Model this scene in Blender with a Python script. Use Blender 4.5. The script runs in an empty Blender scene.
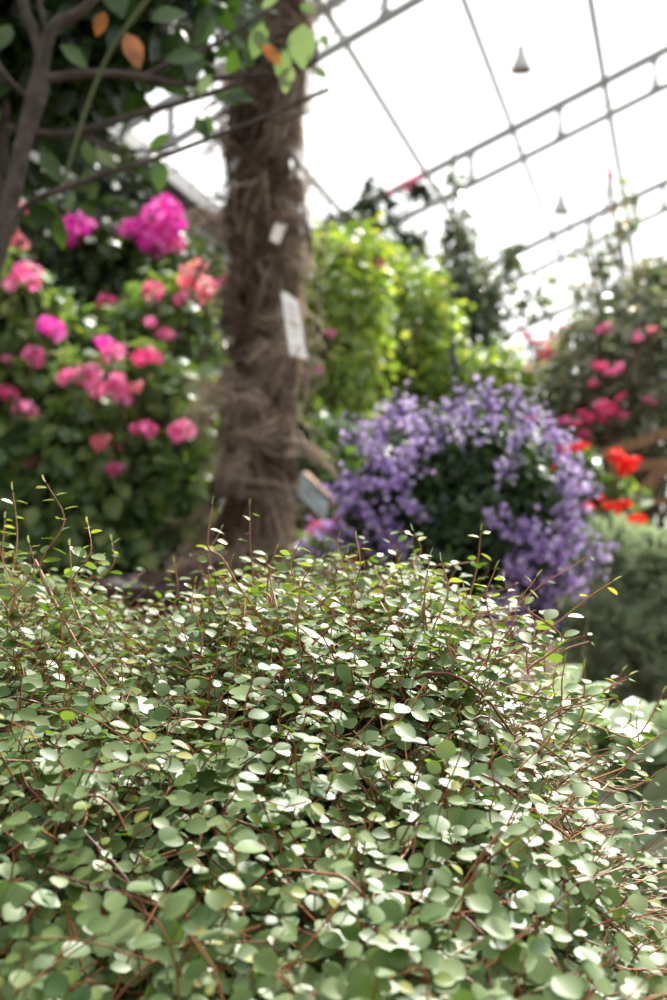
import bpy, math
import numpy as np
from mathutils import Vector

R = np.random.default_rng(7)
CAMZ = 0.83
F = 1200.0
COL = bpy.context.scene.collection


def P(px, py, d):
    """World point seen at pixel (px, py) at depth d (metres)."""
    return np.array([(px - 333.5) / F * d, d, CAMZ + (500.0 - py) / F * d])


def norm(v):
    v = np.asarray(v, float)
    return v / np.maximum(np.linalg.norm(v, axis=-1, keepdims=True), 1e-9)


# ------------------------------------------------------------------ mesh builder
class MB:
    def __init__(self):
        self.v, self.q, self.t, self.n = [], [], [], 0

    def add(self, v, q, tint=None):
        v = np.asarray(v, float).reshape(-1, 3)
        q = np.asarray(q, int).reshape(-1, 4)
        self.v.append(v)
        self.q.append(q + self.n)
        t = np.zeros(len(v)) if tint is None else np.broadcast_to(np.asarray(tint, float), (len(v),))
        self.t.append(t)
        self.n += len(v)

    # instanced template
    def scatter(self, tpl, pos, axis, nrm, size, tint, width=None):
        V, Q = tpl
        pos = np.asarray(pos, float)
        n = len(pos)
        if n == 0:
            return
        y = norm(axis)
        x = norm(np.cross(y, nrm))
        z = np.cross(x, y)
        s = np.broadcast_to(np.asarray(size, float), (n,))
        w = s if width is None else s * width
        pts = (pos[:, None, :] + V[None, :, 0, None] * x[:, None, :] * w[:, None, None]
               + V[None, :, 1, None] * y[:, None, :] * s[:, None, None]
               + V[None, :, 2, None] * z[:, None, :] * s[:, None, None])
        k = len(V)
        q = Q[None] + (np.arange(n) * k)[:, None, None]
        tint = np.broadcast_to(np.asarray(tint, float), (n,))
        self.add(pts.reshape(-1, 3), q.reshape(-1, 4), np.repeat(tint, k))

    # batch of tubes with equal point counts
    def tubes(self, pts, rad, sides=4, tint=0.0):
        pts = np.asarray(pts, float)
        n, k = pts.shape[:2]
        rad = np.broadcast_to(np.asarray(rad, float), (n, k))
        tan = np.empty_like(pts)
        tan[:, 1:-1] = pts[:, 2:] - pts[:, :-2]
        tan[:, 0] = pts[:, 1] - pts[:, 0]
        tan[:, -1] = pts[:, -1] - pts[:, -2]
        tan = norm(tan)
        mean = norm(pts[:, -1] - pts[:, 0] + 1e-6)
        ref = np.where(np.abs(mean[:, 2:3]) > 0.8, np.array([[1.0, 0.13, 0.0]]), np.array([[0.1, 0.07, 1.0]]))
        x = norm(np.cross(tan, ref[:, None, :]))
        y = np.cross(tan, x)
        a = np.arange(sides) / sides * 2 * math.pi
        ring = (pts[:, :, None, :] + rad[:, :, None, None] * (np.cos(a)[None, None, :, None] * x[:, :, None, :]
                                                            + np.sin(a)[None, None, :, None] * y[:, :, None, :]))
        idx = np.arange(k * sides).reshape(k, sides)
        q = np.stack([idx[:-1], np.roll(idx[:-1], -1, 1), np.roll(idx[1:], -1, 1), idx[1:]], -1).reshape(-1, 4)
        Q = q[None] + (np.arange(n) * k * sides)[:, None, None]
        tint = np.broadcast_to(np.asarray(tint, float), (n,))
        self.add(ring.reshape(-1, 3), Q.reshape(-1, 4), np.repeat(tint, k * sides))

    def tube(self, pts, r0, r1=None, sides=6, sub=4, tint=0.0):
        pts = smooth(np.asarray(pts, float), sub)
        r = np.linspace(r0, r0 if r1 is None else r1, len(pts))
        self.tubes(pts[None], r[None], sides, tint)
        # end cap (tiny cone)
        d = norm(pts[-1] - pts[-2])
        self.tubes(np.stack([pts[-1], pts[-1] + d * r[-1] * 0.6])[None], np.array([[r[-1], r[-1] * 0.05]]), sides, tint)

    def bar(self, a, b, w, h, up=(0, 0, 1)):
        """Rectangular bar from a to b."""
        a, b, up = np.asarray(a, float), np.asarray(b, float), np.asarray(up, float)
        d = norm(b - a)
        x = norm(np.cross(d, up))
        z = np.cross(x, d)
        c = [(-1, -1), (1, -1), (1, 1), (-1, 1)]
        v = [p + x * w / 2 * i + z * h / 2 * j for p in (a, b) for i, j in c]
        self.add(v, [(0, 1, 2, 3), (7, 6, 5, 4), (0, 4, 5, 1), (1, 5, 6, 2), (2, 6, 7, 3), (3, 7, 4, 0)])

    def lathe(self, prof, c=(0, 0, 0), seg=32):
        prof = np.asarray(prof, float)
        a = np.arange(seg) / seg * 2 * math.pi
        v = np.stack([prof[:, None, 0] * np.cos(a), prof[:, None, 0] * np.sin(a), np.repeat(prof[:, 1:2], seg, 1)], -1)
        k = len(prof)
        idx = np.arange(k * seg).reshape(k, seg)
        q = np.stack([idx[:-1], np.roll(idx[:-1], -1, 1), np.roll(idx[1:], -1, 1), idx[1:]], -1)
        self.add(v.reshape(-1, 3) + np.asarray(c), q.reshape(-1, 4))

    def build(self, name, mat, parent=None, smooth_=True):
        v = np.concatenate(self.v)
        q = np.concatenate(self.q)
        me = bpy.data.meshes.new(name)
        me.vertices.add(len(v))
        me.vertices.foreach_set('co', v.astype(np.float32).ravel())
        me.loops.add(len(q) * 4)
        me.loops.foreach_set('vertex_index', q.astype(np.int32).ravel())
        me.polygons.add(len(q))
        me.polygons.foreach_set('loop_start', (np.arange(len(q)) * 4).astype(np.int32))
        me.polygons.foreach_set('use_smooth', np.full(len(q), smooth_))
        at = me.attributes.new('tint', 'FLOAT', 'POINT')
        at.data.foreach_set('value', np.concatenate(self.t).astype(np.float32))
        me.update(calc_edges=True)
        me.validate()
        me.materials.append(mat)
        o = bpy.data.objects.new(name, me)
        COL.objects.link(o)
        if parent is not None:
            o.parent = parent
            o.matrix_parent_inverse = parent.matrix_basis.inverted()
        return o


def smooth(p, sub):
    """Catmull-Rom through the points."""
    if sub <= 1 or len(p) < 3:
        return p
    e = np.vstack([2 * p[0] - p[1], p, 2 * p[-1] - p[-2]])
    out = []
    for i in range(len(p) - 1):
        a, b, c, d = e[i:i + 4]
        for t in np.arange(sub) / sub:
            out.append(0.5 * (2 * b + (c - a) * t + (2 * a - 5 * b + 4 * c - d) * t * t + (3 * b - a - 3 * c + d) * t ** 3))
    out.append(p[-1])
    return np.array(out)


def leaf(rows, prof, fold=0.15, curl=0.15):
    """Leaf blade: three columns; prof(t) half width as a share of length."""
    v, q = [], []
    for i in range(rows):
        t = i / (rows - 1)
        w = prof(t)
        for c in (-1, 0, 1):
            v.append((c * w, t, fold * abs(c) * w - curl * t * t))
    for i in range(rows - 1):
        a = i * 3
        q += [(a, a + 1, a + 4, a + 3), (a + 1, a + 2, a + 5, a + 4)]
    return np.array(v, float), np.array(q, int)


ROUND = leaf(6, lambda t: max(0.03, 0.46 * math.sin(math.pi * min(max(t, 0.02), 0.985)) ** 0.55), 0.16, 0.08)
OVAL = leaf(5, lambda t: max(0.012, 0.27 * math.sin(math.pi * t ** 0.9) ** 0.85), 0.25, 0.2)
BROAD = leaf(5, lambda t: max(0.02, 0.42 * math.sin(math.pi * t ** 0.8) ** 0.7), 0.2, 0.22)
SMALL = leaf(4, lambda t: max(0.02, 0.32 * math.sin(math.pi * t) ** 0.8), 0.2, 0.15)
NEEDLE = leaf(3, lambda t: 0.05 * (1 - t) + 0.012, 0.3, 0.05)
PETAL = leaf(4, lambda t: 0.08 + 0.34 * math.sin(math.pi * min(t * 0.85, 1)) ** 1.2, -0.15, 0.1)


# ------------------------------------------------------------------ materials
def mat_new(name):
    m = bpy.data.materials.new(name)
    m.use_nodes = True
    nt = m.node_tree
    nt.nodes.clear()
    out = nt.nodes.new('ShaderNodeOutputMaterial')
    return m, nt, out


def leaf_mat(name, cols, rough=0.45, spec=0.5, trans=0.35, tcol=None, bump=0.0):
    """Leaf whose own colour varies from leaf to leaf (tint attribute through a ramp)."""
    m, nt, out = mat_new(name)
    at = nt.nodes.new('ShaderNodeAttribute')
    at.attribute_name = 'tint'
    rp = nt.nodes.new('ShaderNodeValToRGB')
    el = rp.color_ramp.elements
    while len(el) < len(cols):
        el.new(0.5)
    for i, c in enumerate(cols):
        el[i].position = i / (len(cols) - 1)
        el[i].color = (*c, 1)
    nt.links.new(at.outputs['Fac'], rp.inputs[0])
    b = nt.nodes.new('ShaderNodeBsdfPrincipled')
    b.inputs['Roughness'].default_value = rough
    b.inputs['Specular IOR Level'].default_value = spec
    nt.links.new(rp.outputs[0], b.inputs['Base Color'])
    t = nt.nodes.new('ShaderNodeBsdfTranslucent')
    mx = nt.nodes.new('ShaderNodeMixRGB')
    mx.blend_type = 'MULTIPLY'
    mx.inputs[0].default_value = 1
    mx.inputs[2].default_value = (*(tcol or (1.6, 1.5, 0.5)), 1)
    nt.links.new(rp.outputs[0], mx.inputs[1])
    nt.links.new(mx.outputs[0], t.inputs['Color'])
    ms = nt.nodes.new('ShaderNodeMixShader')
    ms.inputs[0].default_value = trans
    nt.links.new(b.outputs[0], ms.inputs[1])
    nt.links.new(t.outputs[0], ms.inputs[2])
    nt.links.new(ms.outputs[0], out.inputs[0])
    return m


def solid_mat(name, c1, c2=None, scale=20.0, rough=0.7, spec=0.3, metal=0.0, bump=0.0, stretch=(1, 1, 1)):
    m, nt, out = mat_new(name)
    b = nt.nodes.new('ShaderNodeBsdfPrincipled')
    b.inputs['Roughness'].default_value = rough
    b.inputs['Specular IOR Level'].default_value = spec
    b.inputs['Metallic'].default_value = metal
    tc = nt.nodes.new('ShaderNodeTexCoord')
    mp = nt.nodes.new('ShaderNodeMapping')
    mp.inputs['Scale'].default_value = stretch
    nz = nt.nodes.new('ShaderNodeTexNoise')
    nz.inputs['Scale'].default_value = scale
    nz.inputs['Detail'].default_value = 5
    rp = nt.nodes.new('ShaderNodeValToRGB')
    rp.color_ramp.elements[0].position = 0.3
    rp.color_ramp.elements[1].position = 0.7
    rp.color_ramp.elements[0].color = (*c1, 1)
    rp.color_ramp.elements[1].color = (*(c2 or c1), 1)
    nt.links.new(tc.outputs['Object'], mp.inputs[0])
    nt.links.new(mp.outputs[0], nz.inputs['Vector'])
    nt.links.new(nz.outputs['Fac'], rp.inputs[0])
    nt.links.new(rp.outputs[0], b.inputs['Base Color'])
    if bump:
        bp = nt.nodes.new('ShaderNodeBump')
        bp.inputs['Strength'].default_value = bump
        bp.inputs['Distance'].default_value = 0.02
        nt.links.new(nz.outputs['Fac'], bp.inputs['Height'])
        nt.links.new(bp.outputs[0], b.inputs['Normal'])
    nt.links.new(b.outputs[0], out.inputs[0])
    return m


def glass_mat(name, gloss=0.06, tint=(0.97, 0.985, 0.98), frost=0.0):
    m, nt, out = mat_new(name)
    t = nt.nodes.new('ShaderNodeBsdfTransparent')
    t.inputs[0].default_value = (*tint, 1)
    g = nt.nodes.new('ShaderNodeBsdfGlossy')
    g.inputs['Roughness'].default_value = 0.05
    mx = nt.nodes.new('ShaderNodeMixShader')
    mx.inputs[0].default_value = gloss
    nt.links.new(t.outputs[0], mx.inputs[1])
    nt.links.new(g.outputs[0], mx.inputs[2])
    last = mx
    if frost:
        d = nt.nodes.new('ShaderNodeBsdfTranslucent')
        d.inputs[0].default_value = (0.9, 0.92, 0.92, 1)
        m2 = nt.nodes.new('ShaderNodeMixShader')
        m2.inputs[0].default_value = frost
        nt.links.new(mx.outputs[0], m2.inputs[1])
        nt.links.new(d.outputs[0], m2.inputs[2])
        last = m2
    nt.links.new(last.outputs[0], out.inputs[0])
    return m


M = {}
M['vine_leaf'] = leaf_mat('vine_leaf', [(.045, .10, .022), (.105, .172, .045), (.195, .25, .095)], .47, .40, .33, (1.5, 1.7, .4))
M['vine_young'] = leaf_mat('vine_young', [(.13, .22, .035), (.22, .29, .05), (.38, .35, .07)], .4, .6, .4, (1.3, 1.4, .6))
M['vine_stem'] = leaf_mat('vine_stem', [(.10, .035, .018), (.24, .085, .038), (.36, .19, .07)], .5, .4, .0)
M['vine_shade_core'] = solid_mat('vine_shade_core', (.010, .016, .006), (.03, .035, .012), 60, .95, .1, bump=.8)  # near-black green: shade deep in the mound put into the colour
M['fibre'] = leaf_mat('fibre', [(.09, .065, .05), (.29, .215, .165), (.78, .64, .50)], .75, .25, .12, (1.2, 1.1, .9))
M['trunk'] = solid_mat('palm_trunk', (.035, .022, .014), (.11, .072, .05), 30, .9, .1, bump=.8)
M['pot'] = solid_mat('brown_pot', (.030, .020, .019), (.060, .040, .036), 9, .7, .3)
M['soil'] = solid_mat('soil', (.035, .022, .015), (.085, .055, .036), 25, .95, .1, bump=.8)
M['ground'] = solid_mat('garden_ground', (.05, .032, .022), (.13, .095, .068), 6, .95, .1, bump=.6)
M['white'] = solid_mat('white_plate', (.90, .90, .88), (.94, .94, .92), 6, .45, .4)
M['tan'] = solid_mat('print_tan', (.50, .42, .36), (.66, .58, .52), 60, .6, .3)
M['cord'] = solid_mat('cord', (.07, .05, .04), (.11, .08, .06), 40, .8)
M['tree_leaf'] = leaf_mat('tree_leaf', [(.012, .022, .010), (.026, .055, .018), (.07, .13, .03)], .34, .5, .3, (1.8, 1.9, .6))  # dark greens include the shade of the backlit crown
M['tree_leaf_backlit_tone'] = leaf_mat('tree_leaf_backlit_tone', [(.10, .16, .06), (.15, .22, .09), (.2, .26, .12)], .35, .5, .4, (1.3, 1.35, .9))  # paler copy of the tree leaf, backlight and glare put into its colour
M['dead_leaf'] = leaf_mat('dead_leaf', [(.30, .12, .03), (.45, .19, .05), (.33, .16, .09)], .6, .3, .4, (1.2, 1, .8))
M['bark'] = solid_mat('grey_bark', (.04, .034, .028), (.12, .10, .085), 30, .85, .2, bump=.4)
M['green_bark'] = solid_mat('green_bark', (.06, .08, .03), (.10, .12, .045), 30, .7)
M['pel_leaf'] = leaf_mat('pelargonium_leaf', [(.06, .13, .055), (.16, .27, .10), (.31, .39, .11)], .36, .5, .38)
M['rhodo_leaf'] = leaf_mat('dark_shrub_leaf', [(.02, .045, .018), (.055, .105, .03), (.13, .21, .04)], .35, .5, .3)
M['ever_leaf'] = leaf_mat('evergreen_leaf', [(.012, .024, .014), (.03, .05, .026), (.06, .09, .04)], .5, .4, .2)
M['lime_leaf'] = leaf_mat('lime_leaf', [(.10, .18, .065), (.25, .36, .11), (.50, .51, .17)], .40, .5, .48, (1.5, 1.5, .4))
M['mid_leaf'] = leaf_mat('mid_leaf', [(.04, .09, .03), (.10, .18, .06), (.22, .32, .09)], .4, .5, .38)
M['column_leaf'] = leaf_mat('column_leaf', [(.06, .09, .07), (.13, .17, .13), (.22, .27, .18)], .33, .5, .28)
M['climb_leaf'] = leaf_mat('climber_leaf', [(.11, .17, .09), (.22, .27, .17), (.40, .29, .24)], .33, .7, .42, (1.2, 1.2, .8))
M['fan_leaf'] = leaf_mat('fan_flower_leaf', [(.018, .042, .018), (.04, .085, .03), (.10, .17, .05)], .42, .5, .34)
M['cush_leaf'] = leaf_mat('cushion_leaf', [(.22, .28, .18), (.37, .44, .30), (.55, .60, .45)], .6, .3, .38, (1.1, 1.15, .85))
M['silver_leaf'] = leaf_mat('silver_leaf', [(.22, .29, .17), (.36, .43, .28), (.50, .56, .42)], .45, .4, .3, (1.2, 1.4, .7))
M['stem'] = solid_mat('green_stem', (.05, .075, .025), (.11, .10, .045), 20, .7)
M['brown_stem'] = solid_mat('brown_stem', (.05, .035, .022), (.12, .08, .05), 20, .8)
M['pink'] = leaf_mat('pink_petal', [(.70, .07, .29), (.84, .20, .46), (.94, .54, .70)], .6, .2, .4, (1.1, 1, 1))
M['salmon'] = leaf_mat('salmon_petal', [(.78, .15, .22), (.88, .27, .35), (.95, .52, .56)], .6, .2, .4, (1.1, 1, 1))
M['magenta'] = leaf_mat('magenta_petal', [(.60, .02, .32), (.78, .05, .50), (.90, .22, .68)], .6, .2, .4, (1.1, 1, 1))
M['hotpink'] = leaf_mat('hot_pink_petal', [(.64, .03, .17), (.80, .08, .30), (.93, .32, .50)], .6, .2, .4, (1.1, 1, 1))
M['red'] = leaf_mat('red_petal', [(.62, .008, .01), (.80, .025, .015), (.90, .08, .04)], .6, .2, .4, (1.1, 1, 1))
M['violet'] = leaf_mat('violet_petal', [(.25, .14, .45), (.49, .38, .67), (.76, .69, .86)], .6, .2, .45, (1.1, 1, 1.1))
M['steel'] = solid_mat('grey_paint', (.36, .37, .38), (.42, .43, .44), 8, .5, .4)
M['wall'] = solid_mat('wall_panel', (.36, .37, .37), (.46, .46, .45), 3, .7, .2)
M['gutter'] = solid_mat('gutter', (.05, .05, .055), (.09, .09, .09), 6, .6)
M['roof'] = glass_mat('roof_glass', .05)
M['lamp'] = solid_mat('lamp_shell', (.45, .44, .43), (.55, .53, .52), 8, .4, .5)
M['wood'] = solid_mat('brown_timber', (.20, .11, .06), (.36, .22, .13), 6, .75, .2, stretch=(12, 12, 1))
M['slate'] = solid_mat('blue_grey_board', (.10, .135, .15), (.15, .19, .20), 12, .75, .1)
M['wire'] = solid_mat('dark_wire', (.05, .05, .05), (.09, .09, .09), 20, .5, .5, .6)
M['grass'] = leaf_mat('grass_blade', [(.08, .18, .03), (.15, .30, .05), (.24, .40, .08)], .5, .3, .4)
M['concrete'] = solid_mat('plinth', (.25, .24, .22), (.36, .35, .33), 5, .85)


# ------------------------------------------------------------------ scene tagging
def tag(o, label, cat, group=None, kind=None):
    if label:
        o['label'] = label
    if cat:
        o['category'] = cat
    if group:
        o['group'] = group
    if kind:
        o['kind'] = kind
    return o


def thing(name, loc, label, cat, group=None):
    o = bpy.data.objects.new(name, None)
    o.empty_display_size = 0.1
    COL.objects.link(o)
    o.location = loc
    bpy.context.view_layer.update()
    return tag(o, label, cat, group)


def struct(mb, name, mat, smooth_=False):
    return tag(mb.build(name, mat, None, smooth_), None, None, None, 'structure')


# ------------------------------------------------------------------ camera, light, render look
sc = bpy.context.scene
cam = bpy.data.cameras.new('camera')
co = bpy.data.objects.new('camera', cam)
COL.objects.link(co)
co.location = (0, 0, CAMZ)
co.rotation_euler = (math.pi / 2, 0, 0)
cam.sensor_fit = 'VERTICAL'
cam.sensor_height = 36
cam.sensor_width = 24
cam.lens = 36 * F / 1000
cam.clip_start = 0.02
cam.dof.use_dof = True
cam.dof.focus_distance = 0.65
cam.dof.aperture_fstop = 8.8
sc.camera = co

vs = sc.view_settings
vs.view_transform = 'Standard'
vs.look = 'None'
vs.gamma = 1
vs.use_curve_mapping = False
vs.exposure = 0.08

w = bpy.data.worlds.new('World')
sc.world = w
w.use_nodes = True
bg = w.node_tree.nodes['Background']
bg.inputs[0].default_value = (1.0, 1.0, 1.0, 1)
wn = w.node_tree
tcw = wn.nodes.new('ShaderNodeTexCoord')
dot = wn.nodes.new('ShaderNodeVectorMath')
dot.operation = 'DOT_PRODUCT'
dot.inputs[1].default_value = Vector((0.42, 0.75, 0.75)).normalized()
mr = wn.nodes.new('ShaderNodeMapRange')      # hazy sky, brightest round the sun
mr.inputs['From Min'].default_value = -.3
mr.inputs['From Max'].default_value = .9
mr.inputs['To Min'].default_value = .7
mr.inputs['To Max'].default_value = 2.1
wn.links.new(tcw.outputs['Generated'], dot.inputs[0])
wn.links.new(dot.outputs['Value'], mr.inputs['Value'])
wn.links.new(mr.outputs[0], bg.inputs[1])

sl = bpy.data.lights.new('sun', 'SUN')
sl.energy = 12.0
sl.angle = math.radians(4)
sl.color = (1.0, .96, .88)
so = bpy.data.objects.new('sun', sl)
COL.objects.link(so)
SUN = Vector((0.34, 0.80, 0.85)).normalized()
so.rotation_euler = SUN.to_track_quat('Z', 'Y').to_euler()
so.location = (4, 6, 12)

# ------------------------------------------------------------------ the glasshouse
G = norm(np.array([.3, 1, -.092]))
RR = norm(np.array([1, -.45, .413]))
NN = norm(np.cross(RR, G))
P0 = P(519, 143, 9.0)


def UV(u, v, drop=0.0):
    return P0 + G * u + RR * v - np.array([0, 0, drop])


VS = [-2.14 + .71 * k for k in range(9)]
US = [-.28 + 2.6 * k for k in range(-3, 4)]
U0, U1, V0, V1 = US[0], US[-1], VS[0], VS[-1]

m = MB()
m.add([(-9, -4, 0), (12, -4, 0), (12, 22, 0), (-9, 22, 0)], [(0, 1, 2, 3)])
struct(m, 'floor', M['ground'])

m = MB()
for i in range(len(VS) - 1):
    for j in range(len(US) - 1):
        a = [UV(US[j] + .02, VS[i] + .02), UV(US[j + 1] - .02, VS[i] + .02), UV(US[j + 1] - .02, VS[i + 1] - .02), UV(US[j] + .02, VS[i + 1] - .02)]
        m.add([p + NN * (.03 if NN[2] > 0 else -.03) for p in a], [(0, 1, 2, 3)])
tag(struct(m, 'ceiling', M['roof']), 'white glazed roof of the glasshouse', None)

for k, v in enumerate(VS):
    m = MB()
    m.bar(UV(U0, v), UV(U1, v), .034, .05, NN)
    o = struct(m, 'trim_%d' % (k + 1), M['steel'])
    o['label'] = 'grey glazing bar running down the glass roof'
# double-chord rafters with web plates
for k, u in enumerate(US):
    m = MB()
    m.bar(UV(u, V0), UV(u, V1), .034, .05, NN)
    m.bar(UV(u, V0, .25), UV(u, V1, .25), .036, .036, NN)
    m.tube([UV(u, V0, .17), UV(u, V1, .17)], .006, sides=5, sub=1)
    for i in range(len(VS) - 1):
        c = .5 * (VS[i] + VS[i + 1]) + .02
        m.bar(UV(u, c), UV(u, c, .25), .05, .022, RR)
        for z0, z1, hw in ((0.0, .05, .065), (.25, .20, .065)):
            a, b, c2, d = UV(u, c - hw, z0), UV(u, c + hw, z0), UV(u, c + .02, z1), UV(u, c - .02, z1)
            o_ = G * .011
            m.add([a - o_, b - o_, c2 - o_, d - o_, a + o_, b + o_, c2 + o_, d + o_],
                  [(0, 1, 2, 3), (7, 6, 5, 4), (0, 4, 5, 1), (1, 5, 6, 2), (2, 6, 7, 3), (3, 7, 4, 0)])
    o = struct(m, 'beam_%d' % (k + 1), M['steel'])
    o['label'] = 'grey double-chord roof rafter with small web plates'
# left side wall: eave plate, panes, plinth
m = MB()
m.bar(UV(U0, V0 - .02, .05), UV(U1, V0 - .02, .05), .14, .18, NN)
o = struct(m, 'trim_20', M['gutter'])
o['label'] = 'dark eave gutter along the left side'
m = MB()
for j in range(26):
    a, b = UV(U0 + (U1 - U0) * j / 26, V0 - .05, .12), UV(U0 + (U1 - U0) * (j + 1) / 26, V0 - .05, .12)
    a2, b2 = a.copy(), b.copy()
    a2[2] = b2[2] = .55
    e = G * .02
    m.add([a + e, b - e, b2 - e, a2 + e], [(0, 1, 2, 3)])
struct(m, 'wall_left', M['wall'])
m = MB()
for j in range(27):
    a = UV(U0 + (U1 - U0) * j / 26, V0 - .05, .12)
    b = a.copy()
    b[2] = 0
    m.bar(a, b, .045, .06, G)
struct(m, 'trim_21', M['steel'])
m = MB()
a, b = UV(U0, V0 - .05), UV(U1, V0 - .05)
a[2] = b[2] = .27
m.bar(a, b, .18, .55)
struct(m, 'baseboard_left', M['concrete'])
# far wall
m, m2 = MB(), MB()
for i in range(len(VS) - 1):
    a, b = UV(U1, VS[i]), UV(U1, VS[i + 1])
    a2, b2 = a.copy(), b.copy()
    a2[2] = b2[2] = .5
    m.add([a, b, b2, a2], [(0, 1, 2, 3)])
for i in range(len(VS)):
    a = UV(U1, VS[i])
    b = a.copy()
    b[2] = 0
    m2.bar(a, b, .05, .05, G)
struct(m, 'wall_back', M['roof'])
struct(m2, 'trim_22', M['steel'])


# ------------------------------------------------------------------ generic plants
def ball(n, shell=2.4):
    d = norm(R.normal(size=(n, 3)))
    return d * (R.random(n)[:, None] ** (1 / 3 if shell is None else 1 / (3 * shell) * 1.6))


def blob_leaves(mb, tpl, c, rad, n, size, up=0.7, out=0.6, rnd=0.6, jitter=.3, tint=None, width=None, clump=False):
    if clump:
        kc = max(4, n // 22)
        cu = ball(kc) * (.72 + .38 * R.random((kc, 1)))
        ci = R.integers(0, kc, n)
        u = cu[ci] + R.normal(size=(n, 3)) * .19 * (.6 + R.random((kc, 1))[ci])
        loose = R.random(n) < .26
        u[loose] = norm(R.normal(size=(int(loose.sum()), 3))) * R.uniform(.6, 1.28, (int(loose.sum()), 1))
    else:
        u = ball(n)
    pos = np.asarray(c) + u * np.asarray(rad)
    nrm = norm(np.array([0, 0, up]) + norm(u) * out + R.normal(size=(n, 3)) * rnd)
    ax = norm(norm(u) * .6 + np.array([0, 0, -.15]) + R.normal(size=(n, 3)) * .8)
    ax = norm(ax - nrm * np.sum(ax * nrm, 1, keepdims=True) * .9)
    s = size * (1 + jitter * R.normal(size=n).clip(-1.8, 1.8))
    t = (R.beta(2, 2, n) if tint is None else np.clip(R.normal(tint[0], tint[1], n), 0, 1))
    mb.scatter(tpl, pos, ax, nrm, s, t, width)
    return pos


def bundle(mb, base, targets, r0, r1, k=7, wob=.05, sides=4):
    """Stems from a base point to each target."""
    n = len(targets)
    t = np.linspace(0, 1, k)[None, :, None]
    b = np.asarray(base) + R.normal(size=(n, 3)) * np.array([.03, .03, 0])
    mid = b * .5 + targets * .5
    mid[:, :2] = b[:, :2] * .75 + targets[:, :2] * .25
    p = (1 - t) ** 2 * b[:, None] + 2 * t * (1 - t) * mid[:, None] + t * t * targets[:, None]
    w_ = np.cumsum(R.normal(size=(n, k, 3)) * wob / k, 1)
    w_[:, 0] = 0
    p = p + w_
    rad = np.linspace(r0, r1, k)[None].repeat(n, 0)
    mb.tubes(p, rad, sides, R.random(n))


def floret(mb, c, axis, size, npet=5, tint=.5, tpl=None):
    """One open flower at c facing axis: npet petals."""
    axis = norm(axis)
    ref = np.array([0, 0, 1.0]) if abs(axis[2]) < .9 else np.array([1.0, 0, 0])
    x = norm(np.cross(axis, ref))
    y = np.cross(axis, x)
    a = np.arange(npet) / npet * 2 * math.pi + R.random() * 6
    d = np.cos(a)[:, None] * x + np.sin(a)[:, None] * y
    mb.scatter(tpl or PETAL, np.repeat(c[None], npet, 0) + d * size * .05, d + axis * .35, np.repeat(axis[None], npet, 0), size * .55, np.clip(tint + R.normal(size=npet) * .12, 0, 1))


HEADS = {}


def head_mesh(kind, v):
    """Domed umbel of florets, unit diameter, shared between copies."""
    key = (kind, v)
    if key in HEADS:
        return HEADS[key]
    mb = MB()
    n = 30
    i = np.arange(n) + .5
    ph = np.arccos(1 - 1.75 * i / n)
    th = math.pi * (1 + 5 ** .5) * i
    for a, b in zip(ph, th):
        d = np.array([math.sin(a) * math.cos(b), math.sin(a) * math.sin(b), math.cos(a)])
        if R.random() < .16:
            continue
        c = d * np.array([.42, .42, .27]) * (1 + R.normal() * .14) + R.normal(size=3) * .03
        floret(mb, c, d + R.normal(size=3) * .3, .27 * (1 + .15 * R.normal()), 5, np.clip(R.normal(.5, .22), 0, 1))
    o = mb.build('flower_head', M[kind])
    me = o.data
    bpy.data.objects.remove(o)
    HEADS[key] = me
    return me


def put_head(parent, pos, size, kind, name='flower_head', squash=1.0):
    o = bpy.data.objects.new(name, head_mesh(kind, int(R.integers(3))))
    COL.objects.link(o)
    o.parent = parent
    o.matrix_parent_inverse = parent.matrix_basis.inverted()
    o.location = pos
    o.scale = (size, size, size * squash)
    o.rotation_euler = (R.normal() * .3 + .35, R.normal() * .3, R.random() * 6)
    return o


LEAFS = {'pel_leaf': (2.2, .70), 'rhodo_leaf': (2.0, .75), 'lime_leaf': (2.3, .66), 'mid_leaf': (1.8, .75), 'climb_leaf': (1.95, .68), 'ever_leaf': (1.6, .8), 'column_leaf': (1.05, .8), 'silver_leaf': (1.3, .9)}


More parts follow.
